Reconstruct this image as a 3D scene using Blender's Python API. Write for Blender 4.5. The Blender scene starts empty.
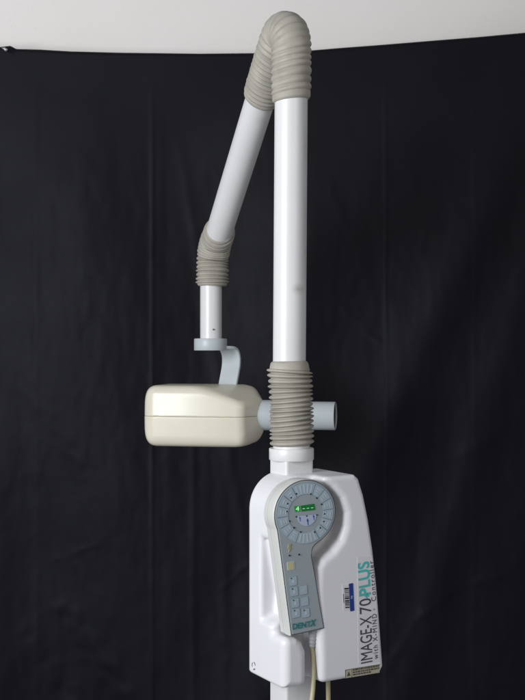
import bpy, math, random
import numpy as np
from mathutils import Vector, noise
random.seed(4)
S = bpy.context.scene
COL = S.collection
PI = math.pi

# ------------------------------------------------------------------ survey numbers
D = 2.2            # camera to the column axis, metres
ZC = 1.25          # camera height
K = 0.002          # metres per photo pixel at the column
TH = math.radians(30)   # the column and the control box are turned 30 degrees

def P(u, v, Y=0.0):
    s = K * (D + Y) / D
    return np.array([(u - 262.5) * s, Y, ZC + (350 - v) * s])

def vec(*a): return np.array(a, float)
def nrm(a):
    a = np.asarray(a, float); return a / np.linalg.norm(a)

# ------------------------------------------------------------------ materials
def mat(name, col, rough=.4, metal=0., noise_amt=.04, nscale=18., bump=0., bscale=120., coat=0., sheen=0., rvar=.08, spec=.5, emit=None):
    m = bpy.data.materials.new(name); m.use_nodes = True
    nt = m.node_tree; b = nt.nodes['Principled BSDF']
    tc = nt.nodes.new('ShaderNodeTexCoord')
    n1 = nt.nodes.new('ShaderNodeTexNoise'); n1.inputs['Scale'].default_value = nscale; n1.inputs['Detail'].default_value = 6
    nt.links.new(tc.outputs['Object'], n1.inputs['Vector'])
    r = nt.nodes.new('ShaderNodeValToRGB')
    lo = [max(0, c * (1 - noise_amt)) for c in col]; hi = [min(1, c * (1 + noise_amt)) for c in col]
    r.color_ramp.elements[0].position = .3; r.color_ramp.elements[1].position = .7
    r.color_ramp.elements[0].color = (*lo, 1); r.color_ramp.elements[1].color = (*hi, 1)
    nt.links.new(n1.outputs['Fac'], r.inputs['Fac']); nt.links.new(r.outputs['Color'], b.inputs['Base Color'])
    n3 = nt.nodes.new('ShaderNodeTexNoise'); n3.inputs['Scale'].default_value = nscale * 1.7; n3.inputs['Detail'].default_value = 5
    nt.links.new(tc.outputs['Object'], n3.inputs['Vector'])
    mr = nt.nodes.new('ShaderNodeMapRange')
    mr.inputs['To Min'].default_value = max(.02, rough - rvar); mr.inputs['To Max'].default_value = min(1, rough + rvar)
    nt.links.new(n3.outputs['Fac'], mr.inputs['Value']); nt.links.new(mr.outputs['Result'], b.inputs['Roughness'])
    b.inputs['Metallic'].default_value = metal
    b.inputs['Specular IOR Level'].default_value = spec
    b.inputs['Coat Weight'].default_value = coat; b.inputs['Coat Roughness'].default_value = .15
    if sheen:
        b.inputs['Sheen Weight'].default_value = sheen; b.inputs['Sheen Roughness'].default_value = .5
    if bump:
        n2 = nt.nodes.new('ShaderNodeTexNoise'); n2.inputs['Scale'].default_value = bscale; n2.inputs['Detail'].default_value = 4
        nt.links.new(tc.outputs['Object'], n2.inputs['Vector'])
        bp = nt.nodes.new('ShaderNodeBump'); bp.inputs['Strength'].default_value = bump; bp.inputs['Distance'].default_value = .001
        nt.links.new(n2.outputs['Fac'], bp.inputs['Height']); nt.links.new(bp.outputs['Normal'], b.inputs['Normal'])
    if emit:
        b.inputs['Emission Color'].default_value = (*emit[0], 1); b.inputs['Emission Strength'].default_value = emit[1]
    return m

M = {
 'paint':  mat('white_enamel', (.715, .715, .71), .35, bump=.06, bscale=260, coat=.1, noise_amt=.025, nscale=9),
 'shell':  mat('white_moulded_plastic', (.77, .765, .785), .38, bump=.12, bscale=700, noise_amt=.02, nscale=8),
 'cream':  mat('cream_moulded_plastic', (.70, .66, .535), .30, bump=.05, bscale=500, noise_amt=.03, nscale=10, coat=.1),
 'rubber': mat('grey_beige_rubber', (.38, .355, .305), .58, bump=.2, bscale=260, noise_amt=.14, nscale=26),
 'grey':   mat('blue_grey_plastic', (.475, .52, .535), .42, bump=.08, bscale=500, noise_amt=.03),
 'hand':   mat('handset_plastic', (.60, .61, .57), .38, bump=.1, bscale=700, noise_amt=.025),
 'plate':  mat('blue_grey_membrane', (.335, .385, .405), .36, noise_amt=.03, bump=.04, bscale=900),
 'key':    mat('pale_blue_key', (.385, .47, .52), .38, noise_amt=.04),
 'keyline':mat('key_outline_blue', (.19, .32, .39), .4),
 'keymark':mat('key_print_white', (.45, .54, .60), .4),
 'keyblue':mat('key_print_blue', (.05, .11, .30), .4),
 'violet': mat('pale_violet_print', (.48, .53, .68), .4),
 'black':  mat('black_print', (.016, .017, .02), .45),
 'gap_dark': mat('dark_gap', (.04, .045, .05), .5),
 'ink':    mat('grey_ink', (.055, .06, .075), .5),
 'ink2':   mat('grey_ink_fine', (.10, .10, .115), .5),
 'teal':   mat('teal_ink', (.07, .50, .48), .45),
 'logo':   mat('dark_teal_ink', (.006, .20, .21), .45),
 'yellow': mat('yellow_key', (.56, .53, .28), .4, noise_amt=.1),
 'mustard':mat('yellow_print', (.38, .36, .20), .4),
 'paper':  mat('label_paper', (.70, .69, .71), .5, noise_amt=.03),
 'tag':    mat('warning_label', (.42, .39, .31), .4, noise_amt=.08, nscale=60),
 'tagink': mat('brown_ink', (.09, .075, .05), .5),
 'blue':   mat('blue_sticker', (.012, .04, .26), .35),
 'green':  mat('display_green', (.004, .09, .018), .2, emit=((.0, .30, .04), .18)),
 'green2': mat('display_green_lit', (.01, .16, .03), .2, emit=((.01, .50, .07), .2)),
 'led':    mat('display_segment', (.3, .7, .3), .3, emit=((.35, 1., .35), .75)),
 'led2':   mat('display_dash', (.3, .6, .35), .3, emit=((.25, .75, .35), .5)),
 'cord':   mat('aged_cord', (.47, .42, .26), .45, noise_amt=.1, nscale=40),
 'relief': mat('strain_relief', (.40, .42, .42), .45),
 'steel':  mat('bright_steel', (.7, .7, .72), .22, metal=1.),
 'dark':   mat('dark_inside', (.03, .032, .034), .6),
}

def stain_tint(m, centre, size, col, strength):
    """scuffs and tinted strips, each with a shape of its own on a painted tube (object space)"""
    nt = m.node_tree; b = nt.nodes['Principled BSDF']
    src = b.inputs['Base Color'].links[0].from_socket
    tc = nt.nodes.new('ShaderNodeTexCoord')
    mp = nt.nodes.new('ShaderNodeMapping'); mp.vector_type = 'TEXTURE'
    mp.inputs['Location'].default_value = centre; mp.inputs['Scale'].default_value = size
    nt.links.new(tc.outputs['Object'], mp.inputs['Vector'])
    ns = nt.nodes.new('ShaderNodeTexNoise'); ns.inputs['Scale'].default_value = 90; ns.inputs['Detail'].default_value = 8
    nt.links.new(tc.outputs['Object'], ns.inputs['Vector'])
    g = nt.nodes.new('ShaderNodeTexGradient'); g.gradient_type = 'SPHERICAL'
    nt.links.new(mp.outputs['Vector'], g.inputs['Vector'])
    mu = nt.nodes.new('ShaderNodeMath'); mu.operation = 'MULTIPLY'
    nt.links.new(g.outputs['Fac'], mu.inputs[0]); nt.links.new(ns.outputs['Fac'], mu.inputs[1])
    m2 = nt.nodes.new('ShaderNodeMath'); m2.operation = 'MULTIPLY'; m2.use_clamp = True; m2.inputs[1].default_value = strength
    nt.links.new(mu.outputs[0], m2.inputs[0])
    mx = nt.nodes.new('ShaderNodeMixRGB'); mx.inputs['Color2'].default_value = (*col, 1)
    nt.links.new(m2.outputs[0], mx.inputs['Fac']); nt.links.new(src, mx.inputs['Color1'])
    nt.links.new(mx.outputs['Color'], b.inputs['Base Color'])

# ------------------------------------------------------------------ objects
def link(name, verts, faces, m, parent=None, smooth=True, auto=None):
    """verts are world points; a child keeps its thing's base as origin"""
    v = np.asarray(verts, float)
    root = parent
    while root is not None and root.parent is not None: root = root.parent
    org = np.array(root.location) if root is not None else v.mean(0)
    me = bpy.data.meshes.new(name)
    me.from_pydata([tuple(p) for p in (v - org)], [], [tuple(int(i) for i in f) for f in faces])
    me.materials.append(m)
    me.polygons.foreach_set('use_smooth', [bool(smooth)] * len(me.polygons))
    me.update()
    o = bpy.data.objects.new(name, me); COL.objects.link(o)
    if parent is None: o.location = org
    else: o.parent = parent
    if auto: me.set_sharp_from_angle(angle=math.radians(auto))
    return o

def empty(name, loc, label, cat):
    o = bpy.data.objects.new(name, None); COL.objects.link(o)
    o.location = loc; o.empty_display_size = .05
    o['label'] = label; o['category'] = cat
    return o

class MB:
    def __init__(s): s.v = []; s.f = []
    def add(s, v, f):
        b = len(s.v); s.v += [np.asarray(p, float) for p in v]; s.f += [[i + b for i in q] for q in f]; return s

def sweep(path, rad, B=None, n=48, tilt=None, caps=True):
    """tube along a path; rad[i] = radius; B = constant binormal (planar path) or None; tilt[i] = vector added along the tangent per direction"""
    path = [np.asarray(p, float) for p in path]; N = len(path)
    T = [nrm(path[min(i + 1, N - 1)] - path[max(i - 1, 0)]) for i in range(N)]
    V = []; F = []
    u = None
    for i in range(N):
        t = T[i]
        if B is not None: u = nrm(B - t * np.dot(B, t))
        else:
            if u is None: u = nrm(np.cross(t, vec(.31, .9, .2)))
            u = nrm(u - t * np.dot(u, t))
        w = np.cross(t, u)
        for k in range(n):
            a = 2 * PI * k / n; d = u * math.cos(a) + w * math.sin(a)
            p = path[i] + d * rad[i]
            if tilt is not None: p = p + t * np.dot(d, tilt[i]) * rad[i]
            V.append(p)
    for i in range(N - 1):
        for k in range(n):
            k2 = (k + 1) % n
            F.append([i * n + k, i * n + k2, (i + 1) * n + k2, (i + 1) * n + k])
    if caps:
        F.append(list(range(n))[::-1]); F.append(list(range((N - 1) * n, N * n)))
    return V, F

def spline(pts, n=40):
    pts = [np.asarray(p, float) for p in pts]
    e = [2 * pts[0] - pts[1]] + pts + [2 * pts[-1] - pts[-2]]
    out = []
    for i in range(len(pts) - 1):
        a, b, c, d = e[i:i + 4]
        for k in range(n):
            t = k / n
            out.append(.5 * (2 * b + (c - a) * t + (2 * a - 5 * b + 4 * c - d) * t * t + (3 * b - a - 3 * c + d) * t ** 3))
    out.append(pts[-1]); return out

def resample(path, N):
    path = np.array(path); L = np.r_[0, np.cumsum(np.linalg.norm(np.diff(path, axis=0), axis=1))]
    s = np.linspace(0, L[-1], N)
    return [np.array([np.interp(t, L, path[:, k]) for k in range(3)]) for t in s], s

# ---- implicit surfaces -> quads
def nets(f, lo, hi, res):
    res = np.broadcast_to(np.asarray(res, float), (3,))
    ax = [np.arange(lo[k], hi[k] + res[k], res[k]) for k in range(3)]
    G = np.broadcast_to(f(*np.meshgrid(*ax, indexing='ij', sparse=True)), [len(a) for a in ax]).astype(np.float32)
    s = G < 0
    n = [len(a) - 1 for a in ax]
    cnt = np.zeros(n, np.int32); acc = np.zeros(n + [3], np.float32)
    corners = [(i, j, k) for i in (0, 1) for j in (0, 1) for k in (0, 1)]
    sl = lambda c: tuple(slice(c[k], c[k] + n[k]) for k in range(3))
    for c in corners:
        for a in range(3):
            if c[a]: continue
            c2 = list(c); c2[a] = 1; c2 = tuple(c2)
            g0 = G[sl(c)]; g1 = G[sl(c2)]
            m = s[sl(c)] != s[sl(c2)]
            t = np.where(m, g0 / np.where(m, g0 - g1, 1), 0)
            cnt += m
            for k in range(3):
                acc[..., k] += np.where(m, (t if k == a else c[k]), 0)
    act = cnt > 0
    idx = -np.ones(n, np.int64); idx[act] = np.arange(act.sum())
    I = np.argwhere(act)
    V = np.array(lo) + (I + acc[act] / cnt[act][:, None]) * res
    for _ in range(2):
        e = res.min() * .25
        d = f(V[:, 0], V[:, 1], V[:, 2])
        g = np.stack([(f(*(V + e * np.eye(3)[k]).T) - f(*(V - e * np.eye(3)[k]).T)) / (2 * e) for k in range(3)], 1)
        st = d[:, None] * g / np.maximum((g * g).sum(1), .2)[:, None]
        st = np.clip(st, -res * .5, res * .5)
        V = V - st
    F = []
    for a in range(3):
        b, c = (a + 1) % 3, (a + 2) % 3
        s0 = [slice(None)] * 3; s1 = [slice(None)] * 3
        s0[a] = slice(0, -1); s1[a] = slice(1, None)
        e = s[tuple(s0)] != s[tuple(s1)]; inside = s[tuple(s0)]
        E = np.argwhere(e)
        ok = (E[:, b] > 0) & (E[:, c] > 0) & (E[:, b] < n[b]) & (E[:, c] < n[c])
        E = E[ok]; ins = inside[tuple(E.T)]
        def at(db, dc):
            q = E.copy(); q[:, b] += db; q[:, c] += dc; return idx[tuple(q.T)]
        Q = np.stack([at(-1, -1), at(0, -1), at(0, 0), at(-1, 0)], 1)
        Q[~ins] = Q[~ins][:, ::-1]
        F.append(Q)
    return V, np.concatenate(F)

def poly_sd(poly, x, y):
    poly = np.asarray(poly, float); d = None; sg = None; N = len(poly)
    for i in range(N):
        a = poly[i]; b = poly[i - 1]
        ex, ey = b - a; wx = x - a[0]; wy = y - a[1]
        t = np.clip((wx * ex + wy * ey) / (ex * ex + ey * ey), 0, 1)
        dx = wx - ex * t; dy = wy - ey * t; q = dx * dx + dy * dy
        d = q if d is None else np.minimum(d, q)
        c1 = y >= a[1]; c2 = y < b[1]; c3 = ex * wy > ey * wx
        fl = (c1 & c2 & c3) | (~c1 & ~c2 & ~c3)
        sg = np.where(fl, -1., 1.) if sg is None else np.where(fl, -sg, sg)
    return sg * np.sqrt(d)
def smin(a, b, k):
    h = np.maximum(k - np.abs(a - b), 0) / k; return np.minimum(a, b) - h * h * k / 4
def smax(a, b, k): return -smin(-a, -b, k)
def extr(d2, dn, r):
    a = d2 + r; b = dn + r
    return np.minimum(np.maximum(a, b), 0) + np.sqrt(np.maximum(a, 0) ** 2 + np.maximum(b, 0) ** 2) - r

# ---- a flat frame: (a along, z up, n out of the face)
class Frame:
    def __init__(s, o, A, N, U=(0, 0, 1)): s.o = vec(*o); s.A = nrm(A); s.N = nrm(N); s.U = nrm(U)
    def w(s, a, z, n): return s.o + s.A * a + s.U * z + s.N * n
    def ws(s, V): V = np.asarray(V); return s.o + V[:, :1] * s.A + V[:, 1:2] * s.N + V[:, 2:3] * s.U     # columns a, n, z
    def px(s, u, v, n=0.):
        """where the sight line of a photo pixel meets the plane at height n over the frame: (a, z)"""
        c = vec(0, -D, ZC); d = P(u, v, 0) - c
        q = s.o + s.N * n
        p = c + d * (np.dot(q - c, s.N) / np.dot(d, s.N)) - q
        return np.array([np.dot(p, s.A), np.dot(p, s.U)])

def plate(fr, loops, n0, n1):
    """thin flat pieces with outline loops [(a,z)...]"""
    mb = MB()
    for L in loops:
        L = [np.asarray(p) for p in L]
        ar = sum(L[i - 1][0] * L[i][1] - L[i][0] * L[i - 1][1] for i in range(len(L)))
        if ar < 0: L = L[::-1]
        N = len(L)
        v = [fr.w(p[0], p[1], n1) for p in L] + [fr.w(p[0], p[1], n0) for p in L]
        f = [list(range(N))] + [[i, i + N, (i + 1) % N + N, (i + 1) % N] for i in range(N)]
        mb.add(v, f)
    return mb
def rrect(c, w, h, r, ang=0., n=5):
    out = []
    for (sx, sy, a0) in ((1, 1, 0), (-1, 1, 90), (-1, -1, 180), (1, -1, 270)):
        for k in range(n + 1):
            a = math.radians(a0 + 90 * k / n)
            x = sx * (w / 2 - r) + r * math.cos(a); y = sy * (h / 2 - r) + r * math.sin(a)
            out.append((c[0] + x * math.cos(ang) - y * math.sin(ang), c[1] + x * math.sin(ang) + y * math.cos(ang)))
    return out
def disc(c, r, n=16): return [(c[0] + r * math.cos(2 * PI * k / n), c[1] + r * math.sin(2 * PI * k / n)) for k in range(n)]

CAP = .69
def text(name, body, m, parent, o, X, Y, length=None, height=.01, bold=0., depth=.0002, spacing=1., shear=0., thick=0.):
    """lettering in relief; o = baseline start (world), X = reading direction, Y = up of the letters"""
    c = bpy.data.curves.new(name, 'FONT'); c.body = body; c.size = 1; c.offset = bold; c.space_character = spacing; c.shear = shear
    t = bpy.data.objects.new(name, c); COL.objects.link(t)
    dg = bpy.context.evaluated_depsgraph_get(); dg.update()
    me = bpy.data.meshes.new_from_object(t.evaluated_get(dg))
    co = np.array([v.co[:] for v in me.vertices]); fs = [list(p.vertices) for p in me.polygons]
    bpy.data.objects.remove(t); bpy.data.curves.remove(c); bpy.data.meshes.remove(me)
    x0, x1 = co[:, 0].min(), co[:, 0].max()
    sy = height / CAP
    sx = length / (x1 - x0) if length else sy
    X = nrm(X); Y = nrm(Y); Nn = nrm(np.cross(X, Y))
    V = [np.asarray(o) + X * (p[0] - x0) * sx + Y * p[1] * sy + Nn * depth for p in co]
    V0, F0 = list(V), [list(q) for q in fs]
    if thick:
        for k, (dx, dy) in enumerate(((1, 1), (-1, 1), (1, -1), (-1, -1))):
            b = len(V); V = V + [p + (X * dx + Y * dy) * thick + Nn * 4e-5 * (k + 1) for p in V0]; fs = fs + [[i + b for i in q] for q in F0]
    return link(name, V, fs, m, parent, smooth=False)

# ================================================================== the X-ray unit
AX = P(291.5, 460)[0]
unit = empty('dental_xray_unit', (AX, 0, 0.0), 'white dental x-ray machine with jointed arm, grey ribbed sleeves and cream head', 'x-ray machine')
A_dir = vec(math.cos(TH), math.sin(TH), 0); N_dir = vec(math.sin(TH), -math.cos(TH), 0)
NF = .11; NB = .035
BOX = Frame((AX, 0, 0), A_dir, N_dir)       # n = 0 at the column axis

# ---- column: square tube with rounded corners
def sq_column(z0, z1, half, r):
    L = rrect((0, 0), 2 * half, 2 * half, r, 0, 6)
    v = [vec(AX, 0, z) + A_dir * p[0] + N_dir * p[1] for z in (z0, z1) for p in L]; n = len(L)
    return v, [[i, (i + 1) % n, n + (i + 1) % n, n + i] for i in range(n)] + [list(range(n))[::-1], list(range(n, 2 * n))]
zc_top = P(0, 456)[2]
v, f = sq_column(.05, zc_top, .0325, .006)
col = link('column', v, f, M['paint'], unit, auto=25)

def turned(prof, cx, cy, n=64):
    """prof = [(r, z)] bottom to top"""
    return sweep([vec(cx, cy, z) for r, z in prof], [r for r, z in prof], B=vec(1, 0, 0), n=n) if False else lathe(prof, cx, cy, n)
def lathe(prof, cx, cy, n=64, O=None, T=vec(0, 0, 1)):
    O = vec(cx, cy, 0) if O is None else O
    T = nrm(T); u = nrm(np.cross(T, vec(.2, .97, .13))); w = np.cross(T, u)
    V = [O + T * z + (u * math.cos(2 * PI * k / n) + w * math.sin(2 * PI * k / n)) * r for r, z in prof for k in range(n)]
    F = [[i * n + k, i * n + (k + 1) % n, (i + 1) * n + (k + 1) % n, (i + 1) * n + k] for i in range(len(prof) - 1) for k in range(n)]
    F += [list(range(n))[::-1], list(range((len(prof) - 1) * n, len(prof) * n))]
    return V, F
z1, z2 = P(0, 459.5)[2], P(0, 448)[2]
v, f = lathe([(.040, z1), (.0440, z1), (.0448, z1 + .001), (.0448, z2 - .0015), (.0440, z2), (.034, z2)], AX, 0)
link('collar', v, f, M['paint'], col, auto=40)

# ---- lower ribbed sleeve over the pivot
def ribbed(path, Ls, nrib, r_lo, r_hi, cuff0, cuff1, tiltfn=None, soft=None, wob=.0, warp=0., flare=0.):
    rad = []; tl = []
    rng = random.Random(nrib); jit = [1 + rng.uniform(-wob, wob) * 1.5 for _ in range(nrib + 2)]
    wid = np.array([1 + rng.uniform(-.22, .22) for _ in range(nrib)]); edge = np.r_[0, np.cumsum(wid)] / wid.sum()
    tj = [vec(rng.uniform(-1, 1), rng.uniform(-1, 1), rng.uniform(-1, 1)) * .035 for _ in range(nrib + 1)]
    for s in Ls:
        L = Ls[-1]; t = (s - cuff0) / (L - cuff0 - cuff1)
        if 0 <= t <= 1:
            x = float(np.interp(t * (1 - warp) + warp * t * t, edge, np.arange(nrib + 1))); k = min(int(x), nrib - 1); ph = x - k
            c = (.5 - .5 * math.cos(2 * PI * ph)) ** .48
            a = (r_hi - r_lo) * (soft(s / L) if soft else 1.)
            r = r_hi - a + a * c * jit[k]
        else:
            e = min(s, L - s)
            r = r_hi - (r_hi - r_lo) * .55 - flare * max(0, 1 - e / max(cuff0, cuff1))
            if e < .006: r = r - .0035 * (1 - e / .006) ** 2
        rad.append(r)
        tv = tiltfn(s / L) if tiltfn else vec(0, 0, 0)
        if 0 <= t <= 1: tv = tv + (tj[k] * (1 - ph) + tj[k + 1] * ph)
        tl.append(tv)
    return rad, tl
zb, zt = P(0, 446.5)[2], P(0, 361)[2]
pth, Ls = resample([vec(AX + .001, 0, zb), vec(P(291.2, 0)[0] + .0005, 0, zb + .08), vec(P(289.3, 0)[0], 0, zt)], 260)
rad, tl = ribbed(pth, Ls, 16, .0368, .0448, .003, .0175,
                 tiltfn=lambda t: vec(.16 * (1 - t) * min(1, t * 3) - .13 * max(0, (t - .35)) / .65 * (1 if t < .88 else max(0, (1 - t) / .12) + .2), 0, 0), wob=.12, flare=.0035)
v, f = sweep(pth, rad, B=vec(0, 1, 0), n=72, tilt=tl)
link('pivot_sleeve', v, f, M['rubber'], unit)
# rim of the pivot under the sleeve
v, f = lathe([(.030, z2 - .002), (.0365, z2 - .002), (.0365, zb + .006), (.030, zb + .006)], AX, 0)
link('pivot_ring', v, f, M['paint'], col, auto=40)

# ---- upright tube
pt, pb = P(291.3, 84), P(289.3, 372)
Mup = M['paint'].copy(); Mup.name = 'white_enamel_upright'
stain_tint(Mup, tuple(P(298, 290) + vec(0, -.03, 0) - np.array(unit.location)), (.016, .03, .014), (.33, .27, .2), 1.1)
stain_tint(Mup, tuple(P(305, 235) + vec(0, -.02, 0) - np.array(unit.location)), (.006, .03, .16), (.42, .37, .3), 1.0)  # brownish strip along the tube's right edge
stain_tint(Mup, tuple(P(305, 150) + vec(0, -.02, 0) - np.array(unit.location)), (.005, .03, .06), (.42, .37, .3), .9)  # shorter brownish strip, higher on the same edge
q, _ = resample([pb, pt], 12)
v, f = sweep(q, [.0330] * 12, B=vec(0, 1, 0), n=72)
link('upright_tube', v, f, Mup, unit, auto=40)

# ---- elbow: tight bend, then the forearm going down, left and back
E1 = vec(P(261, 100, .19)[0], .19, P(261, 100, .19)[2])       # forearm start (at the sleeve's end)
E2 = vec(P(219.3, 232, .50)[0], .50, P(219.3, 232, .50)[2])   # forearm end
dF = nrm(E2 - E1)
h = nrm(vec(dF[0], dF[1], 0)); bin_ = nrm(np.cross(h, vec(0, 0, 1)))
x0 = P(291.3, 90)[0]
ang = PI / 2 + math.asin(-dF[2])
# solve the bend radius and straight run so that the sleeve ends at E1
ztop = P(285, 13, .05)[2] - .041
Hd = math.hypot(E1[0] - x0, E1[1])
c_, s_ = math.cos(ang), math.sin(ang)
# Hd = R(1-c) + L*sin ; E1z = ztop - R + R*s - L*|dFz|
sh = math.hypot(dF[0], dF[1]); dz = -dF[2]
Am = np.array([[1 - c_, sh], [-1 + s_, -dz]]); R_, L_ = np.linalg.solve(Am, np.array([Hd, E1[2] - ztop]))
print('elbow R, L', R_, L_)
zst = ztop - R_
path = [vec(x0, 0, P(0, 101)[2]), vec(x0, 0, zst)]
for k in range(1, 41):
    a = ang * k / 40
    path.append(vec(x0, 0, zst) + h * R_ * (1 - math.cos(a)) + vec(0, 0, 1) * R_ * math.sin(a))
endb = path[-1] + dF * L_
path.append(endb)
pth, Ls = resample(path, 460)
rad, tl = ribbed(pth, Ls, 28, .0366, .0408, .015, .010, warp=.18,
                 soft=lambda t: .6 + .4 * (abs(t - .42) / .42) ** .6 if t < .42 else .6 + .4 * min(1, (t - .42) / .35),
                 tiltfn=lambda t: bin_ * (.12 + .15 * math.sin(PI * min(1, t / .62)) ** 1.0) , wob=.1)
v, f = sweep(pth, rad, B=bin_, n=80, tilt=tl)
link('elbow_sleeve', v, f, M['rubber'], unit)
# forearm tube
q, _ = resample([endb - dF * .03, E2 + dF * .03], 10)
v, f = sweep(q, [.0325] * 10, B=bin_, n=72)
Mfa = M['paint'].copy(); Mfa.name = 'white_enamel_forearm'
for (u_, v_, y_, sz, st) in ((262, 120, .18, (.02, .03, .012), .5), (240, 180, .30, (.006, .03, .03), .5), (232, 205, .36, (.012, .03, .008), .6)):
    stain_tint(Mfa, tuple(P(u_, v_, y_) - np.array(unit.location)), sz, (.42, .37, .29), st)
link('forearm_tube', v, f, Mfa, unit, auto=40)

# ---- wrist sleeve
YW = .545
W2 = P(212.3, 286, YW); W1 = P(212.5, 254, YW)
f0 = E2 + dF * (-.014)
path = spline([f0, E2 + dF * .016, E2 + dF * .040 + vec(-.001, 0, -.001), P(212.7, 258, YW), P(212.4, 272, YW), W2], 40)
near = nrm(vec(0, -1, 0) - dF * np.dot(vec(0, -1, 0), dF))
pth, Ls = resample(path, 240)
rad, tl = ribbed(pth, Ls, 16, .0350, .0408, .012, .006, soft=lambda t: .14 + .86 * max(0, min(1, (t - .38) / .2)), wob=.15,
                 tiltfn=lambda t: near * .45 * max(0, 1 - t / .45))
for i, s in enumerate(Ls):
    t = s / Ls[-1]
    if t < .45: rad[i] -= .0022 * (1 - t / .45)
v, f = sweep(pth, rad, B=bin_, n=64, tilt=tl)
link('wrist_sleeve', v, f, M['rubber'], unit)

# ---- drop tube, cap and yoke strap
cx, cy = W2[0], YW
za, zb_, zc_ = P(0, 282, YW)[2], P(0, 338.6, YW)[2], P(0, 350.4, YW)[2]
v, f = lathe([(.0265, zb_ - .004), (.0270, zb_ - .004), (.0270, za), (.02, za)], P(211, 0, YW)[0], cy)
dt = link('drop_tube', v, f, M['paint'], unit, auto=40)
sc = P(213.5, 329.5, YW - .027)
v, f = lathe([(.0018, -.002), (.0020, .0), (.0020, .0012), (.0008, .0012)], 0, 0, 16, O=sc, T=vec(.05, -1, 0))
link('screw', v, f, M['gap_dark'], dt, auto=40)
v, f = lathe([(.037, zc_), (.0405, zc_), (.0412, zc_ + .001), (.0412, zb_ - .002), (.0400, zb_), (.025, zb_)], P(210.6, 0, YW)[0], cy)
cap = link('swivel_cap', v, f, M['grey'], unit, auto=35)
# strap: a bent ribbon
wd = nrm(vec(.80, -.60, 0)); od = nrm(vec(.60, .80, 0))
c0 = P(219.5, 348.6, YW)
def strap_pt(r, dzv): return vec(c0[0], YW - .004, c0[2]) + od * r + vec(0, 0, dzv)
line = spline([strap_pt(-.008, .003), strap_pt(.008, .003), strap_pt(.032, .0005), strap_pt(.043, -.009), strap_pt(.048, -.024), strap_pt(.047, -.044), strap_pt(.041, -.066), strap_pt(.035, -.086), strap_pt(.031, -.104)], 8)
smooth0 = lambda t: min(1, t) ** 2 * (3 - 2 * min(1, t))
th = .0035; mb = MB(); V = []; F = []
for i, p in enumerate(line):
    t = nrm(line[min(i + 1, len(line) - 1)] - line[max(i - 1, 0)]); nn = np.cross(t, wd)
    hw = .0285 * (.5 + .5 * smooth0(i / 15))
    for a, b in ((-hw, -th * .6), (-hw + .001, -th), (hw - .001, -th), (hw, -th * .6), (hw, th * .6), (hw - .001, th), (-hw + .001, th), (-hw, th * .6)):
        V.append(p + wd * a + nn * b)
for i in range(len(line) - 1):
    for k in range(8): F.append([i * 8 + k, i * 8 + (k + 1) % 8, i * 8 + 8 + (k + 1) % 8, i * 8 + 8 + k])
F += [list(range(8))[::-1], list(range(len(V) - 8, len(V)))]
link('yoke_strap', V, F, M['grey'], unit, auto=35)

# ---- the tube head
YH = .53
yaw = math.radians(-11)
hc = P(204, 414.6, YH)
HL = vec(math.cos(yaw), math.sin(yaw), 0); HN = vec(math.sin(yaw), -math.cos(yaw), 0)   # along, towards the viewer
HF = Frame(hc, HL, HN)
zt_, zb2 = .0775, -.0765
def head(x, n, z):
    """x along (left to right), n towards the viewer, z up"""
    hn = .0865 - .045 * np.abs(z) - .32 * (x + .03) ** 2                       # mould draft
    d = smax(-x - .136, smax(np.abs(n) - hn, np.abs(z) - .0745, .028), .036)
    d = smax(d, x - .166, .03)
    cc = math.cos(math.radians(60)); ss = math.sin(math.radians(60))
    d = smax(d, (x - .109) * ss + (np.abs(n) - .086) * cc, .012)      # tapered flanks at the cone end
    cc = math.cos(math.radians(50)); ss = math.sin(math.radians(50))
    d = smax(d, (x - .134) * ss + (np.abs(z) - .0745) * cc, .035)
    fa = nrm(vec(.35, .27, .89))                                      # sloping facet on the near top corner
    d = smax(d, (x - .000) * fa[0] + (n - .085) * fa[1] + (z - .0745) * fa[2], .013)
    return d
zs = .0775 - (P(0, 416.8, YH - .08)[2] - P(0, 384, YH - .08)[2]) * -1 - .004
zs = P(0, 417, YH - .085)[2] - hc[2]
for nm, fn, mk in (('upper_shell', lambda x, n, z: smax(head(x, n, z), zs + .00018 - z, .0012), 'cream'),
                   ('lower_shell', lambda x, n, z: smax(head(x, n, z) - .0003, z - zs + .00018, .0012), 'cream')):
    if nm == 'upper_shell':
        V, F = nets(fn, (-.142, -.093, zs - .006), (.174, .093, .082), .0022)
        hd = link('tube_head', HF.ws(V), F, M['cream'], unit)
    else:
        V, F = nets(fn, (-.142, -.093, -.082), (.174, .093, zs + .006), .0022)
        link('lower_shell', HF.ws(V), F, M['cream'], hd)
# cone and its ring
co = HF.w(.0, .0, P(0, 417.5, YH)[2] - hc[2])
v, f = lathe([(.03, .11), (.0372, .11), (.0372, .172), (.0365, .174), (.0350, .1745), (.03, .1745)], 0, 0, 64, O=co, T=HL)
link('cone_ring', v, f, M['grey'], hd, auto=30)
xe = .327
v, f = lathe([(.0, .15), (.0345, .15), (.0345, xe - .0015), (.0338, xe), (.0318, xe), (.0312, xe - .001), (.0312, xe - .012), (.0, xe - .012)], 0, 0, 64, O=co, T=HL)
cone = link('cone', v, f, M['grey'], hd, auto=30)
v, f = lathe([(.0, xe - .0118), (.0300, xe - .0118), (.03125, xe - .0035), (.0309, xe - .0035), (.0290, xe - .010), (.0, xe - .010)], 0, 0, 64, O=co, T=HL)
link('cone_dark_disc', v, f, M['dark'], hd, auto=30)  # dark disc painted in for the darkness inside the hollow cone

# ================================================================== control box
FF = Frame(vec(AX, 0, 0) + N_dir * NF, A_dir, N_dir)      # its front face, n = 0
fpx = lambda u, v, n=0.: FF.px(u, v, n)
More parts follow.
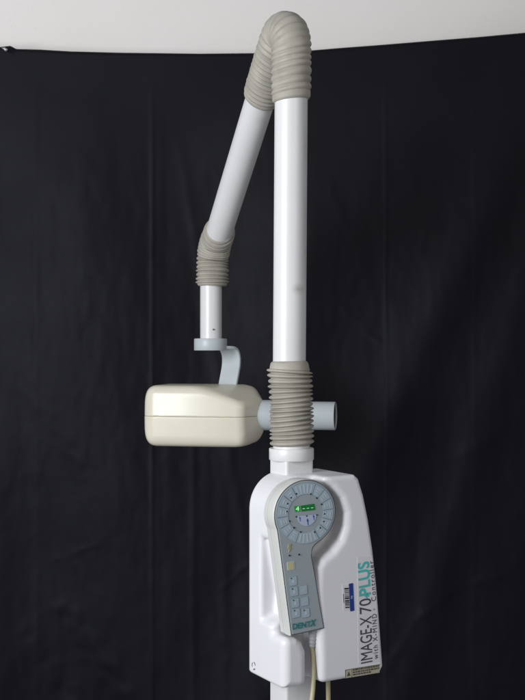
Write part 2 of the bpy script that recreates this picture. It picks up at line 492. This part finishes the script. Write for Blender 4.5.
# outline on the front face
c_tl = fpx(284, 479.5); c_bl = fpx(284, 690.5); c_br = fpx(384, 671.0); c_tr = fpx(358.5, 475.0)
rT = .070
aL = c_bl[0]
out = []
zt0 = .5 * (c_tl[1] + c_tr[1])
for k in range(13):
    a = PI - PI / 2 * k / 12
    out.append((aL + rT + rT * math.cos(a), zt0 - rT + rT * math.sin(a)))
q = [fpx(u, v_) for u, v_ in ((359.5, 476), (364.5, 495), (369.5, 520), (374.0, 550), (377.8, 585), (381.0, 625), (383.2, 655))]
q[0][1] = zt0 - .008
out.append((q[0][0] - .010, zt0)); out += [tuple(p) for p in q]
zb0 = c_bl[1]
out += [(c_br[0] + .000, zb0 + .012), (c_br[0] - .008, zb0), (aL + .004, zb0), (aL, zb0 + .004)]
REC = [fpx(u, v_) for u, v_ in ((180, 440), (319, 440), (321.5, 478), (325, 482.5), (332, 488), (341, 499), (345.5, 513), (345, 527), (341, 540), (333, 551), (323, 559), (317.5, 568), (316.5, 590), (318.5, 625), (319.5, 660), (319, 730), (308, 730), (307.5, 652), (304, 643), (298, 638.5), (180, 638.5))]
_r = [np.append(p, 0) for p in REC]
REC = [p[:2] for p in _r[:2]] + [p[:2] for p in spline(_r[2:15], 5)] + [p[:2] for p in _r[15:17]] + [p[:2] for p in spline(_r[17:21], 4)] + [_r[21][:2]] if len(_r) == 22 else REC
print('recess points', len(_r))
NOTCH = [fpx(u, v_) for u, v_ in ((180, 530), (290, 545), (300, 600), (298, 622), (286, 630), (180, 626))]
dR, dN_, dG = .045, .088, .034
def body(a, n, z):
    d2 = poly_sd(out, a, z)
    r = .009 + .008 * np.clip((.0 - a) / .08, 0, 1)
    d = extr(d2, np.abs(n + (NF + NB) / 2) - (NF + NB) / 2, r)
    rc = smax(poly_sd(REC, a, z), -dR - n, .010)
    d = smax(d, -rc, .017)
    nc = smax(poly_sd(NOTCH, a, z), -dN_ - n, .010)
    d = smax(d, -nc, .010)
    return d
xs = [p[0] for p in out]; zs_ = [p[1] for p in out]
V, F = nets(body, (min(xs) - .006, -NF - NB - .006, min(zs_) - .006), (max(xs) + .006, .006, max(zs_) + .006), .002)
print('box verts', len(V))
box = link('control_box', FF.ws(V), F, M['shell'], unit)

# lettering strip and writing
link('lettering_strip', *(lambda m: (m.v, m.f))(plate(FF, [[fpx(358.3, 664.5), fpx(379.8, 661.5), fpx(377, 610), fpx(371.8, 556), fpx(357.4, 557)]], -.0005, .0003)), M['paper'], box, smooth=False)
def fw(u, v_, n=.0): a, z = fpx(u, v_); return FF.w(a, z, n)
def line_text(name, body_, p0, p1, capdir, height, m, **kw):
    o = fw(*p0); e = fw(*p1); X = e - o
    Y = np.cross(N_dir, X)
    return text(name, body_, m, box, o + N_dir * .0003, X, Y, length=np.linalg.norm(X), height=height, **kw)
def hpx(px): return px * .00189 / math.cos(TH) * 1.0
line_text('lettering', 'IMAGE-X', (372.2, 661.5), (371.2, 615.5), None, hpx(12.6), M['ink'], thick=.00005)
line_text('lettering', '70', (371.1, 612), (370.6, 597.6), None, hpx(12.6), M['ink'], thick=.00005)
line_text('lettering', 'PLUS', (370.3, 594.0), (368.6, 561.2), None, hpx(12.0), M['teal'], thick=.00065)
line_text('lettering', '+', (369.6, 598.6), (369.5, 592.5), None, hpx(6.0), M['teal'], thick=.0005)
line_text('lettering', 'with X-MIND', (377.9, 658.5), (376.3, 613.5), None, hpx(5.0), M['ink2'], thick=.00014, spacing=1.3)
line_text('lettering', '\u00ae', (375.2, 610.0), (375.1, 608.2), None, hpx(2.2), M['ink2'])
line_text('lettering', 'Controller', (375.9, 600.5), (373.2, 560.6), None, hpx(5.0), M['ink2'], thick=.00014, spacing=1.3)

# warning label
wl = [fpx(344.8, 669.8), fpx(344.8, 678.6), fpx(378.8, 673.2), fpx(380.8, 663.5), fpx(378, 664.2)]
def wpt(s, t):
    a = fpx(345.0, 669.8); b = fpx(380.0, 664.1); c = fpx(345.0, 678.3)
    return a + (b - a) * s + (c - a) * t
m_ = plate(FF, [[wpt(0, 0), wpt(0, 1), wpt(.985, 1), wpt(.985, 0)]], -.0005, .0004)
wlab = link('warning_label', m_.v, m_.f, M['tag'], box, smooth=False)
loops = []
rr = random.Random(8)
for t0 in (.08, .36, .64):
    s = .22
    while s < (.95 if t0 < .6 else .72):
        w_ = rr.uniform(.03, .085); e = min(s + w_, .97)
        loops.append([wpt(s, t0), wpt(s, t0 + .19), wpt(e, t0 + .19), wpt(e, t0)]); s = e + .016
loops += [[wpt(.0, 0), wpt(.0, .06), wpt(1, .06), wpt(1, 0)], [wpt(.185, 0.06), wpt(.185, 1), wpt(.195, 1), wpt(.195, .06)], [wpt(0, .06), wpt(0, 1), wpt(.012, 1), wpt(.012, .06)]]
m_ = plate(FF, loops, .0002, .0006); link('printed_lines', m_.v, m_.f, M['tagink'], wlab, smooth=False)
m_ = plate(FF, [[wpt(.05, .78), wpt(.15, .78), wpt(.10, .25)]], .0002, .0006); link('warning_triangle', m_.v, m_.f, M['tagink'], wlab, smooth=False)

# barcode sticker: white half and blue half
m_ = plate(FF, [[fpx(342, 585), fpx(343.3, 610.5), fpx(349.6, 610), fpx(348.3, 584)]], -.0005, .0004)
bc = link('barcode_label', m_.v, m_.f, M['paper'], box, smooth=False)
c1, c2 = fpx(350.9, 583.4), fpx(352.2, 611)
cc_ = (c1 + c2) / 2; hgt = np.linalg.norm(c2 - c1); an = math.atan2(c1[1] - c2[1], c1[0] - c2[0]) - PI / 2
m_ = plate(FF, [rrect(cc_, hpx(4.4), hgt, .0012, an)], -.0005, .0006)
link('blue_band', m_.v, m_.f, M['blue'], bc, smooth=False)
m_ = plate(FF, [rrect(cc_ + np.array([.0004 * k, k * .0021]), .0032, .0012, .0002, an) for k in (-1, 0, 1)], .0003, .0008)
link('band_print', m_.v, m_.f, M['keymark'], bc, smooth=False)
loops = []; s = 588.0
while s < 607:
    w_ = rr.choice((.5, .8, 1.2, 1.6)); loops.append([fpx(344.2 + (s - 588) * .05, s), fpx(344.2 + (s - 588) * .05, s + w_), fpx(348.5 + (s - 588) * .05, s + w_ - .3), fpx(348.5 + (s - 588) * .05, s - .3)]); s += w_ + rr.choice((.5, .6, .9))
m_ = plate(FF, loops, .0002, .0007); link('barcode', m_.v, m_.f, M['black'], bc, smooth=False)
m_ = plate(FF, [[fpx(342.8, 594), fpx(343.4, 603), fpx(343.9, 603), fpx(343.4, 594)]], .0002, .0007); link('barcode_digits', m_.v, m_.f, M['ink2'], bc, smooth=False)

# small ring mark on the side face
SF = Frame(vec(AX, 0, 0) + A_dir * aL, -N_dir, -A_dir)
loops = []
cc_ = SF.px(253.8, 665.8)
for k in range(3):
    a0 = math.radians(95 + 120 * k); L = []
    rx, rz = .0075, .0082
    for j in range(7): L.append((cc_[0] + rx * math.cos(a0 + .2 * j), cc_[1] + rz * math.sin(a0 + .2 * j)))
    for j in range(6, -1, -1): L.append((cc_[0] + .72 * rx * math.cos(a0 + .2 * j), cc_[1] + .72 * rz * math.sin(a0 + .2 * j)))
    loops.append(L)
m_ = plate(SF, loops, -.0004, .0004); link('ring_mark', m_.v, m_.f, M['ink2'], box, smooth=False)

# ================================================================== the hand controller in its cradle
NH = -.0005                      # its face stands this far proud of the box front
HFm = Frame(FF.o + N_dir * NH, A_dir, N_dir)
hp = lambda u, v_: HFm.px(u, v_)
hand = empty('hand_controller', tuple(HFm.w(*hp(306, 636), -.03)), 'grey-blue hand controller with round dial face and green display resting in the white box', 'controller')
cC = hp(305.3, 513.2); RC = .0655; EX = 1.08
HANDLE = [hp(u, v_) for u, v_ in ((274.6, 517), (279.5, 553), (290.5, 636.6), (325.0, 628.9), (319.8, 600), (315.8, 575), (312.2, 556), (313.2, 547), (317, 535), (300, 510))]
def hand2(a, z):
    c = np.sqrt(((a - cC[0]) / EX) ** 2 + (z - cC[1]) ** 2) - RC
    return smin(c, poly_sd(HANDLE, a, z) - .0005, np.clip((a - cC[0] + .03) * .3, .001, .012))
thk = .040
V, F = nets(lambda a, n, z: extr(hand2(a, z) + .0005 + np.clip(-(n + .014), 0, .05) * .05, np.abs(n + thk / 2) - thk / 2, .004),
            (cC[0] - .075, -thk - .004, hp(290, 640)[1] - .006), (cC[0] + .075, .004, cC[1] + .07), (.0015, .0015, .0015))
hb = link('housing', HFm.ws(V), F, M['hand'], hand)
# the housing's parting line: a thin darker band
V, F = nets(lambda a, n, z: extr(hand2(a, z) + .0005 + np.clip(-(n + .014), 0, .05) * .05 - .0003, np.abs(n + .0235) - .0006, .0002), (cC[0] - .078, -.0255, hp(290, 640)[1] - .006), (cC[0] + .078, -.0215, cC[1] + .072), (.0015, .0003, .0015))
link('parting_line', HFm.ws(V), F, M['relief'], hand)
V, F = nets(lambda a, n, z: extr(hand2(a, z) + .0022, np.abs(n) - .0009, .0003), (cC[0] - .075, -.003, hp(290, 640)[1] - .006), (cC[0] + .075, .003, cC[1] + .07), (.0012, .0004, .0012))
link('gap_dark', HFm.ws(V), F, M['gap_dark'], hand)  # dark ring drawn for the shaded gap round the face panel
V, F = nets(lambda a, n, z: extr(hand2(a, z) + .0036, np.abs(n) - .0016, .0006), (cC[0] - .075, -.004, hp(290, 640)[1] - .006), (cC[0] + .075, .004, cC[1] + .07), (.0012, .0004, .0012))
pl = link('face_panel', HFm.ws(V), F, M['plate'], hand)
n_a, n_b, n_c, n_d = .0012, .0021, .0024, .0027
def piece(name, loops, m, n1, parent=pl): 
    m_ = plate(HFm, loops, n_a, n1); return link(name, m_.v, m_.f, m, parent, smooth=False)
# ring of keys
def sector(r0, r1, a0, a1, n=10):
    # angles clockwise from the top, degrees
    p = lambda r, a: (cC[0] + EX * r * math.sin(math.radians(a)), cC[1] + r * math.cos(math.radians(a)))
    return [p(r1, a0 + (a1 - a0) * k / n) for k in range(n + 1)] + [p(r0, a1 - (a1 - a0) * k / n) for k in range(n + 1)]
R0, R1 = .0362, .0578
tw = 4                                  # the dial sits turned a little
edges = [(-25, 25)] + [(25 + 21.6 * k, 25 + 21.6 * (k + 1)) for k in range(6)] + [(155, 205)] + [(205 + 21.6 * k, 205 + 21.6 * (k + 1)) for k in range(6)]
for i, (a0, a1) in enumerate(edges):
    a0 -= tw; a1 -= tw
    key = piece('dial_key', [sector(R0, R1, a0 + .3, a1 - .3)], M['keyline'], n_b)
    piece('key_cap', [sector(R0 + .0006, R1 - .0006, a0 + 1.1, a1 - 1.1)], M['key'], n_c, key)
    if a1 - a0 > 40:
        mk = [sector(R0 + .003, R1 - .003, a0 + 7 + 9 * k - 1.2, a0 + 7 + 9 * k + 1.2, 2) for k in range(5)]
    else:
        am = (a0 + a1) / 2
        mk = [sector(R0 + .004 + .005 * j, R0 + .0065 + .005 * j, am - 5 + (j % 2), am + 5 - 2 * (j % 2), 3) for j in range(3)]
    piece('key_print', mk, M['keymark'], n_d, key)
# indicator dots
Z3 = lambda x, y: (265 + x / 6.176, 465 + y / 6.176)
for x, y in ((190, 177), (278, 178), (316, 203), (346, 242), (364, 301), (358, 348), (336, 387), (302, 413), (216, 413), (176, 386), (148, 346), (131, 286), (136, 238), (157, 201), (148, 558), (207, 552)):
    piece('indicator', [disc(hp(*Z3(x, y)), .00165, 12)], M['black'], n_d + .0002)
# display
def quad(pts): return [hp(*p) for p in pts]
dsp = piece('display', [quad([(300.1, 505.6), (301.2, 511.3), (314.6, 509.7), (313.6, 503.6)])], M['green'], n_c)
dsp['label'] = 'dark green display window showing three dashes'
d2 = piece('digit_window', [quad([(293.5, 506.2), (294.4, 511.7), (299.4, 511.4), (298.6, 505.4)])], M['green2'], n_c)
piece('dash', [quad([(301.9 + 4.2 * k, 508.3 - .45 * k), (302.0 + 4.2 * k, 509.0 - .45 * k), (304.2 + 4.2 * k, 508.75 - .45 * k), (304.1 + 4.2 * k, 508.05 - .45 * k)]) for k in range(3)], M['led2'], n_d, dsp)
a_ = HFm.w(*hp(295.0, 511.0), n_d); b_ = HFm.w(*hp(298.4, 510.7), n_d)
X = b_ - a_; text('digit', '4', M['led'], d2, a_, X, np.cross(N_dir, X), length=np.linalg.norm(X), height=.0088, depth=.0001)
# selector dish under the display: a flat-topped half disc with three figures
cc_ = hp(306.2, 514.8); L = [(cc_[0] + .0225 * math.cos(a), cc_[1] + .0215 * math.sin(a) * 1.0) for a in [PI + PI * k / 20 for k in range(21)]]
piece('selector', [[(p[0], p[1]) for p in L]], M['keyline'], n_b)
L2 = [(cc_[0] + .0217 * math.cos(a), cc_[1] - .0006 + .0204 * math.sin(a)) for a in [PI + PI * k / 20 for k in range(21)]]
sel = piece('selector_print', [L2], M['violet'], n_c)
for (x, y, s_) in ((211, 333, .8), (259, 350, 1.15), (296, 323, .9)):
    c = hp(*Z3(x, y)); w_ = .0020 * s_; hh = .0056 * s_
    piece('figure', [[(c[0] - w_ * .7, c[1] + hh), (c[0] - w_, c[1] + .25 * hh), (c[0] - w_ * .3, c[1]), (c[0], c[1] - hh), (c[0] + w_ * .8, c[1] - hh), (c[0] + w_ * .6, c[1]), (c[0] + w_, c[1] + .35 * hh), (c[0] + w_ * .1, c[1] + hh * .9)]], M['keyblue'], n_d, pl)
for x, y in ((190, 319), (253, 314), (316, 307)): piece('indicator', [disc(hp(*Z3(x, y)), .0015, 12)], M['black'], n_d + .0002)
# keys on the handle
Z4 = lambda x, y: (270 + x / 7.783, 550 + y / 7.783)
axis = hp(307, 632) - hp(303, 560); tilt = math.atan2(axis[1], axis[0]) + PI / 2
for (x, y, dot) in ((176, 240, 1), (184, 322, 1), (257, 310, 0), (193, 410, 1), (266, 398, 0), (200, 490, 1), (275, 488, 1)):
    c = hp(*Z4(x, y))
    kb = piece('key', [rrect(c, .0172, .0180, .0025, tilt)], M['keyline'], n_b)
    piece('key_cap', [rrect(c, .0156, .0164, .0022, tilt)], M['key'], n_c, kb)
    if dot: piece('key_light', [disc(c + np.array([-.0045, .0055]), .0013, 10)], M['black'], n_d + .0002, kb)
    if dot: piece('key_print', [[(c[0] - .001, c[1] + .002), (c[0] - .002, c[1] - .003), (c[0] + .0015, c[1] - .0045), (c[0] + .0032, c[1] - .001), (c[0] + .0018, c[1] + .0028)]], M['violet'], n_d, kb)
    else: piece('key_print', [[(c[0] - .0035, c[1] - .0006), (c[0] + .0035, c[1] - .0006), (c[0] + .0035, c[1] + .0006), (c[0] - .0035, c[1] + .0006)]], M['keymark'], n_d, kb)
c = hp(*Z4(158, 122)); kb = piece('exposure_key', [rrect(c, .0165, .0165, .002, tilt)], M['keymark'], n_b)
kb['label'] = 'yellow square key'
piece('key_cap', [rrect(c + np.array([-.0010, .0]), .0128, .0145, .002, tilt)], M['yellow'], n_c, kb)
c = hp(288.7, 547.8)
piece('symbol', [[(c[0] - .002, c[1] + .0075), (c[0] + .004, c[1] + .0075), (c[0] + .0015, c[1] + .001), (c[0] + .0045, c[1] + .0005), (c[0] - .0018, c[1] - .0085), (c[0], c[1] - .0015), (c[0] - .0035, c[1] - .001)]], M['mustard'], n_d)
a_ = HFm.w(*hp(292.3, 629.2), n_d); b_ = HFm.w(*hp(310.2, 626.2), n_d); X = b_ - a_
text('lettering', 'DENT', M['logo'], pl, a_, X, np.cross(N_dir, X), length=np.linalg.norm(X), height=.0105, thick=.00035, depth=.0001)
a_ = HFm.w(*hp(309.6, 626.3), n_d); b_ = HFm.w(*hp(315.4, 625.3), n_d); X = b_ - a_
text('lettering', 'X', M['logo'], pl, a_, X, np.cross(N_dir, X), length=np.linalg.norm(X), height=.0125, thick=.00035, depth=.0001, shear=.25)

# cord: out of the housing, down the groove, a loop below, back up into the box
def hw_(u, v_, n): a, z = FF.px(u, v_, n); return FF.w(a, z, n)
q = spline([hw_(313.2, 629, -.018), hw_(312.8, 636, -.018), hw_(311.5, 647, -.017)], 16)
pr, _ = resample(q, 40)
rad = [.0098 - .0042 * i / 39 + (.0007 if (i // 4) % 2 else 0) for i in range(40)]
v, f = sweep(pr, rad, n=24); link('strain_relief', v, f, M['relief'], hand)
q = spline([hw_(311.7, 645, -.017), hw_(312.6, 655, -.016), hw_(313.4, 670, -.012), hw_(313, 688, -.006), hw_(311, 712, 0), hw_(311, 760, .01), hw_(318, 790, .0), hw_(327, 770, -.03), hw_(328.3, 710, -.055), hw_(328, 680, -.058), hw_(328, 668, -.058)], 14)
v, f = sweep(q, [.0046] * len(q), n=20); link('cord', v, f, M['cord'], hand)
q = spline([hw_(316.2, 678, -.028), hw_(315.8, 692, -.024), hw_(314.2, 712, -.02), hw_(316, 760, -.02), hw_(322, 800, -.02), hw_(333, 760, -.05), hw_(334, 690, -.10), hw_(334, 672, -.10)], 14)

# ================================================================== backdrop and wall
YC = 1.0
def topline(u):
    xs = [-260, -60, -10, 0, 5, 10, 16, 40, 70, 120, 200, 262, 300, 340, 380, 430, 480, 525, 600, 780]
    vs = [30, 42, 47, 46.6, 46.0, 45.4, 48.6, 49.2, 51, 52.3, 53.3, 52.7, 51, 47.6, 44.6, 40.5, 36.5, 32.3, 25, 12]
    return np.interp(u, xs, vs)
sC = K * (D + YC) / D
def ridge(u, u0, w): return math.exp(-((u - u0) / w) ** 2)
def smooth(t): t = max(0., min(1., t)); return t * t * (3 - 2 * t)
def fold(u, v):
    """height of the cloth towards the viewer, metres; u, v in photo pixels at the cloth's distance"""
    y = 0.
    g = smooth((v - 60) / 200)
    # long soft folds hanging from the left pin
    y += .019 * g * math.sin((u - .16 * v) / 36.) * (1 if u < 200 else math.exp(-((u - 200) / 90) ** 2))
    y += .016 * g * math.sin((u + .10 * v) / 57. + 1.1)
    # folds fanning from the raised right corner
    y += .032 * smooth((v - 40) / 300) * ridge(u + .44 * (v - 150), 505, 30)
    y += .018 * smooth((v - 100) / 300) * ridge(u + .30 * (v - 300), 520, 22)
    y -= .013 * smooth((v - 60) / 300) * ridge(u + .44 * (v - 150), 420, 42)
    # sharp pressed creases
    for u0, sl, a, w, v0 in ((152, 0.0, .0028, 2.0, 60), (167, -.01, -.0008, 4, 70), (385, .0, .0018, 1.6, 40), (193, .0, .0032, 4., 330), (36, .0, .0016, 4, 40), (176, .16, .0040, 6, 120), (222, .01, .0032, 6, 430), (474, .0, .0012, 3, 60)):
        y += a * smooth((v - v0) / 120) * ridge(u - sl * (v - v0), u0, w)
        y += .8 * a * smooth((v - v0) / 120) * (.5 + .5 * math.tanh((u - sl * (v - v0) - u0) / (w * 2)))
    # lines pressed by the folding of the cloth, and slack wrinkles
    for (ua, va, ub, vb, a, w) in ((412, 622, 452, 590, .0060, 3.5), (452, 590, 505, 575, .005, 4), (385, 668, 420, 610, .0045, 4), (55, 560, 95, 545, .005, 3), (70, 552, 82, 585, .004, 3), (222, 588, 246, 566, .006, 3), (150, 430, 205, 480, .004, 5), (335, 300, 380, 345, .0035, 4), (330, 190, 350, 240, .003, 4), (205, 600, 230, 660, .004, 5), (20, 380, 90, 470, .005, 10), (430, 470, 500, 430, .004, 7), (60, 610, 130, 700, .012, 12), (30, 640, 80, 720, .010, 12)):
        ex, ey = ub - ua, vb - va; L2_ = ex * ex + ey * ey
        t = ((u - ua) * ex + (v - va) * ey) / L2_
        tt = max(0, min(1, t)); dx = u - ua - ex * tt; dy = v - va - ey * tt
        y += .55 * a * math.exp(-(dx * dx + dy * dy) / (w * w * 1.3)) * (.6 + .8 * noise.noise(Vector((u / 14., v / 14., 1.))))
    q = noise.fractal(Vector((u / 70., v / 170., 3.)), 1., 2., 4)
    y += .007 * g * q
    y += .0011 * noise.fractal(Vector((u / 16., v / 24., 7.)), 1., 2., 3) * smooth((v - 90) / 200)
    return y
NU, NV = 640, 380
V = []; F = []
for j in range(NV):
    for i in range(NU):
        u = -240 + 990 * i / (NU - 1)
        vt = topline(u); v_ = vt + (790 - vt) * (j / (NV - 1))
        p = vec((u - 262.5) * sC, YC, ZC + (350 - v_) * sC)
        p[1] -= fold(u, v_) * (.25 + .75 * smooth((v_ - vt) / 60.))
        if j == 0: p[1] += .004
        V.append(p)
for j in range(NV - 1):
    for i in range(NU - 1): F.append([j * NU + i, j * NU + NU + i, j * NU + NU + i + 1, j * NU + i + 1])
Mc = mat('black_satin_cloth', (.0050, .0050, .0084), .6, noise_amt=.15, nscale=3, bump=.25, bscale=1100, sheen=.015, spec=.15)
cloth = link('backdrop_cloth', V, F, Mc, None)
sol = cloth.modifiers.new('thickness', 'SOLIDIFY'); sol.thickness = .002; sol.offset = -1
cloth['label'] = 'black cloth with soft folds hung on the pale wall as a backdrop'; cloth['category'] = 'backdrop'

# push pin at the cloth's upper left
pp = P(6.5, 51.2, YC - .02)
pin = empty('push_pin', tuple(pp + vec(0, .02, 0)), 'small shiny metal pin holding up the top left of the black cloth', 'pin')
sp = .72
v, f = lathe([(r * sp, z * sp) for r, z in ((.001, -.012), (.0055, -.012), (.0062, .0), (.0045, .006), (.0035, .012), (.0060, .016), (.0064, .019), (.004, .0205), (.001, .021))], 0, 0, 24, O=pp + vec(-.004, -.004, .004), T=vec(.45, -.8, -.35))
link('pin_head', v, f, M['steel'], pin)
v, f = lathe([(.0012, -.035), (.0014, -.03), (.0014, -.01), (.001, -.01)], 0, 0, 12, O=pp + vec(-.004, -.004, .004), T=vec(.45, -.8, -.35))
link('pin_shank', v, f, M['steel'], pin)

# plastered wall
YWl = 1.12
Mw = bpy.data.materials.new('painted_plaster'); Mw.use_nodes = True
nt = Mw.node_tree; b = nt.nodes['Principled BSDF']; b.inputs['Roughness'].default_value = .75
tc = nt.nodes.new('ShaderNodeTexCoord')
n1 = nt.nodes.new('ShaderNodeTexNoise'); n1.inputs['Scale'].default_value = 2.2; n1.inputs['Detail'].default_value = 8; n1.inputs['Roughness'].default_value = .6
nt.links.new(tc.outputs['Object'], n1.inputs['Vector'])
r = nt.nodes.new('ShaderNodeValToRGB'); r.color_ramp.elements[0].position = .3; r.color_ramp.elements[1].position = .72
r.color_ramp.elements[0].color = (.88, .835, .795, 1); r.color_ramp.elements[1].color = (.91, .87, .835, 1)
nt.links.new(n1.outputs['Fac'], r.inputs['Fac']); nt.links.new(r.outputs['Color'], b.inputs['Base Color'])
n2 = nt.nodes.new('ShaderNodeTexNoise'); n2.inputs['Scale'].default_value = 38; n2.inputs['Detail'].default_value = 8; n2.inputs['Roughness'].default_value = .62
nt.links.new(tc.outputs['Object'], n2.inputs['Vector'])
n3 = nt.nodes.new('ShaderNodeTexNoise'); n3.inputs['Scale'].default_value = 7; n3.inputs['Detail'].default_value = 5
nt.links.new(tc.outputs['Object'], n3.inputs['Vector'])
vo = nt.nodes.new('ShaderNodeTexNoise'); vo.inputs['Scale'].default_value = 95; vo.inputs['Detail'].default_value = 3
nt.links.new(tc.outputs['Object'], vo.inputs['Vector'])
pit = nt.nodes.new('ShaderNodeMapRange'); pit.inputs['From Min'].default_value = .63; pit.inputs['From Max'].default_value = .72; pit.inputs['To Min'].default_value = 0; pit.inputs['To Max'].default_value = -.6
nt.links.new(vo.outputs['Fac'], pit.inputs['Value'])
# the chipped patch of plaster at the upper left has a shape of its own
gm = nt.nodes.new('ShaderNodeMapping'); gm.vector_type = 'TEXTURE'
wc = vec(0, YWl + .06, 1.2); pc = P(20, 15, YWl) - wc
gm.inputs['Location'].default_value = (pc[0], 0, pc[2]); gm.inputs['Scale'].default_value = (.22, 1, .14)
nt.links.new(tc.outputs['Object'], gm.inputs['Vector'])
gg = nt.nodes.new('ShaderNodeTexGradient'); gg.gradient_type = 'SPHERICAL'; nt.links.new(gm.outputs['Vector'], gg.inputs['Vector'])
pm = nt.nodes.new('ShaderNodeMath'); pm.operation = 'MULTIPLY'; nt.links.new(pit.outputs['Result'], pm.inputs[0]); nt.links.new(gg.outputs['Fac'], pm.inputs[1])
s1 = nt.nodes.new('ShaderNodeMath'); s1.operation = 'MULTIPLY_ADD'; s1.inputs[1].default_value = .35
nt.links.new(n2.outputs['Fac'], s1.inputs[0]); nt.links.new(n3.outputs['Fac'], s1.inputs[2])
s2 = nt.nodes.new('ShaderNodeMath'); s2.operation = 'ADD'; nt.links.new(s1.outputs[0], s2.inputs[0]); nt.links.new(pm.outputs[0], s2.inputs[1])
bp = nt.nodes.new('ShaderNodeBump'); bp.inputs['Strength'].default_value = .26; bp.inputs['Distance'].default_value = .006
nt.links.new(s2.outputs[0], bp.inputs['Height']); nt.links.new(bp.outputs['Normal'], b.inputs['Normal'])
V = [vec(x, y, z) for x in (-2.2, 2.2) for y in (YWl, YWl + .12) for z in (-.2, 2.6)]
F = [[0, 1, 5, 4], [2, 6, 7, 3], [0, 2, 3, 1], [4, 5, 7, 6], [1, 3, 7, 5], [0, 4, 6, 2]]
wall = link('wall', V, F, Mw, None, smooth=False); wall['kind'] = 'structure'

# ================================================================== light
W = bpy.data.worlds.new('World'); S.world = W; W.use_nodes = True
bg = W.node_tree.nodes['Background']; bg.inputs['Color'].default_value = (.90, .92, 1., 1); bg.inputs['Strength'].default_value = .22
def area(name, loc, target, sx, sy, power, col):
    l = bpy.data.lights.new(name, 'AREA'); l.shape = 'RECTANGLE'; l.size = sx; l.size_y = sy; l.energy = power; l.color = col
    o = bpy.data.objects.new(name, l); COL.objects.link(o); o.location = loc
    o.rotation_euler = (Vector(target) - Vector(loc)).to_track_quat('-Z', 'Y').to_euler()
    return o
area('window_light', (-1.85, -1.95, 1.62), (0.05, .2, 1.15), 1.15, 1.5, 84, (.94, .965, 1.))
area('fill_light', (1.6, -2.6, 2.3), (0.1, .6, 1.5), 1.2, 1.2, 11, (1., .96, .91))  # added fill lamp at front right, lifts the box front; no source seen

# ================================================================== camera
cam = bpy.data.cameras.new('camera'); co_ = bpy.data.objects.new('camera', cam); COL.objects.link(co_)
co_.location = (0, -D, ZC); co_.rotation_euler = (PI / 2, 0, 0)
cam.sensor_fit = 'VERTICAL'; cam.sensor_height = 36; cam.lens = 36 * D / (700 * K)
cam.clip_end = 50
cam.dof.use_dof = True; cam.dof.focus_distance = D - .05; cam.dof.aperture_fstop = 16
S.camera = co_
S.view_settings.view_transform = 'Standard'; S.view_settings.look = 'None'
S.view_settings.exposure = 0; S.view_settings.gamma = 1
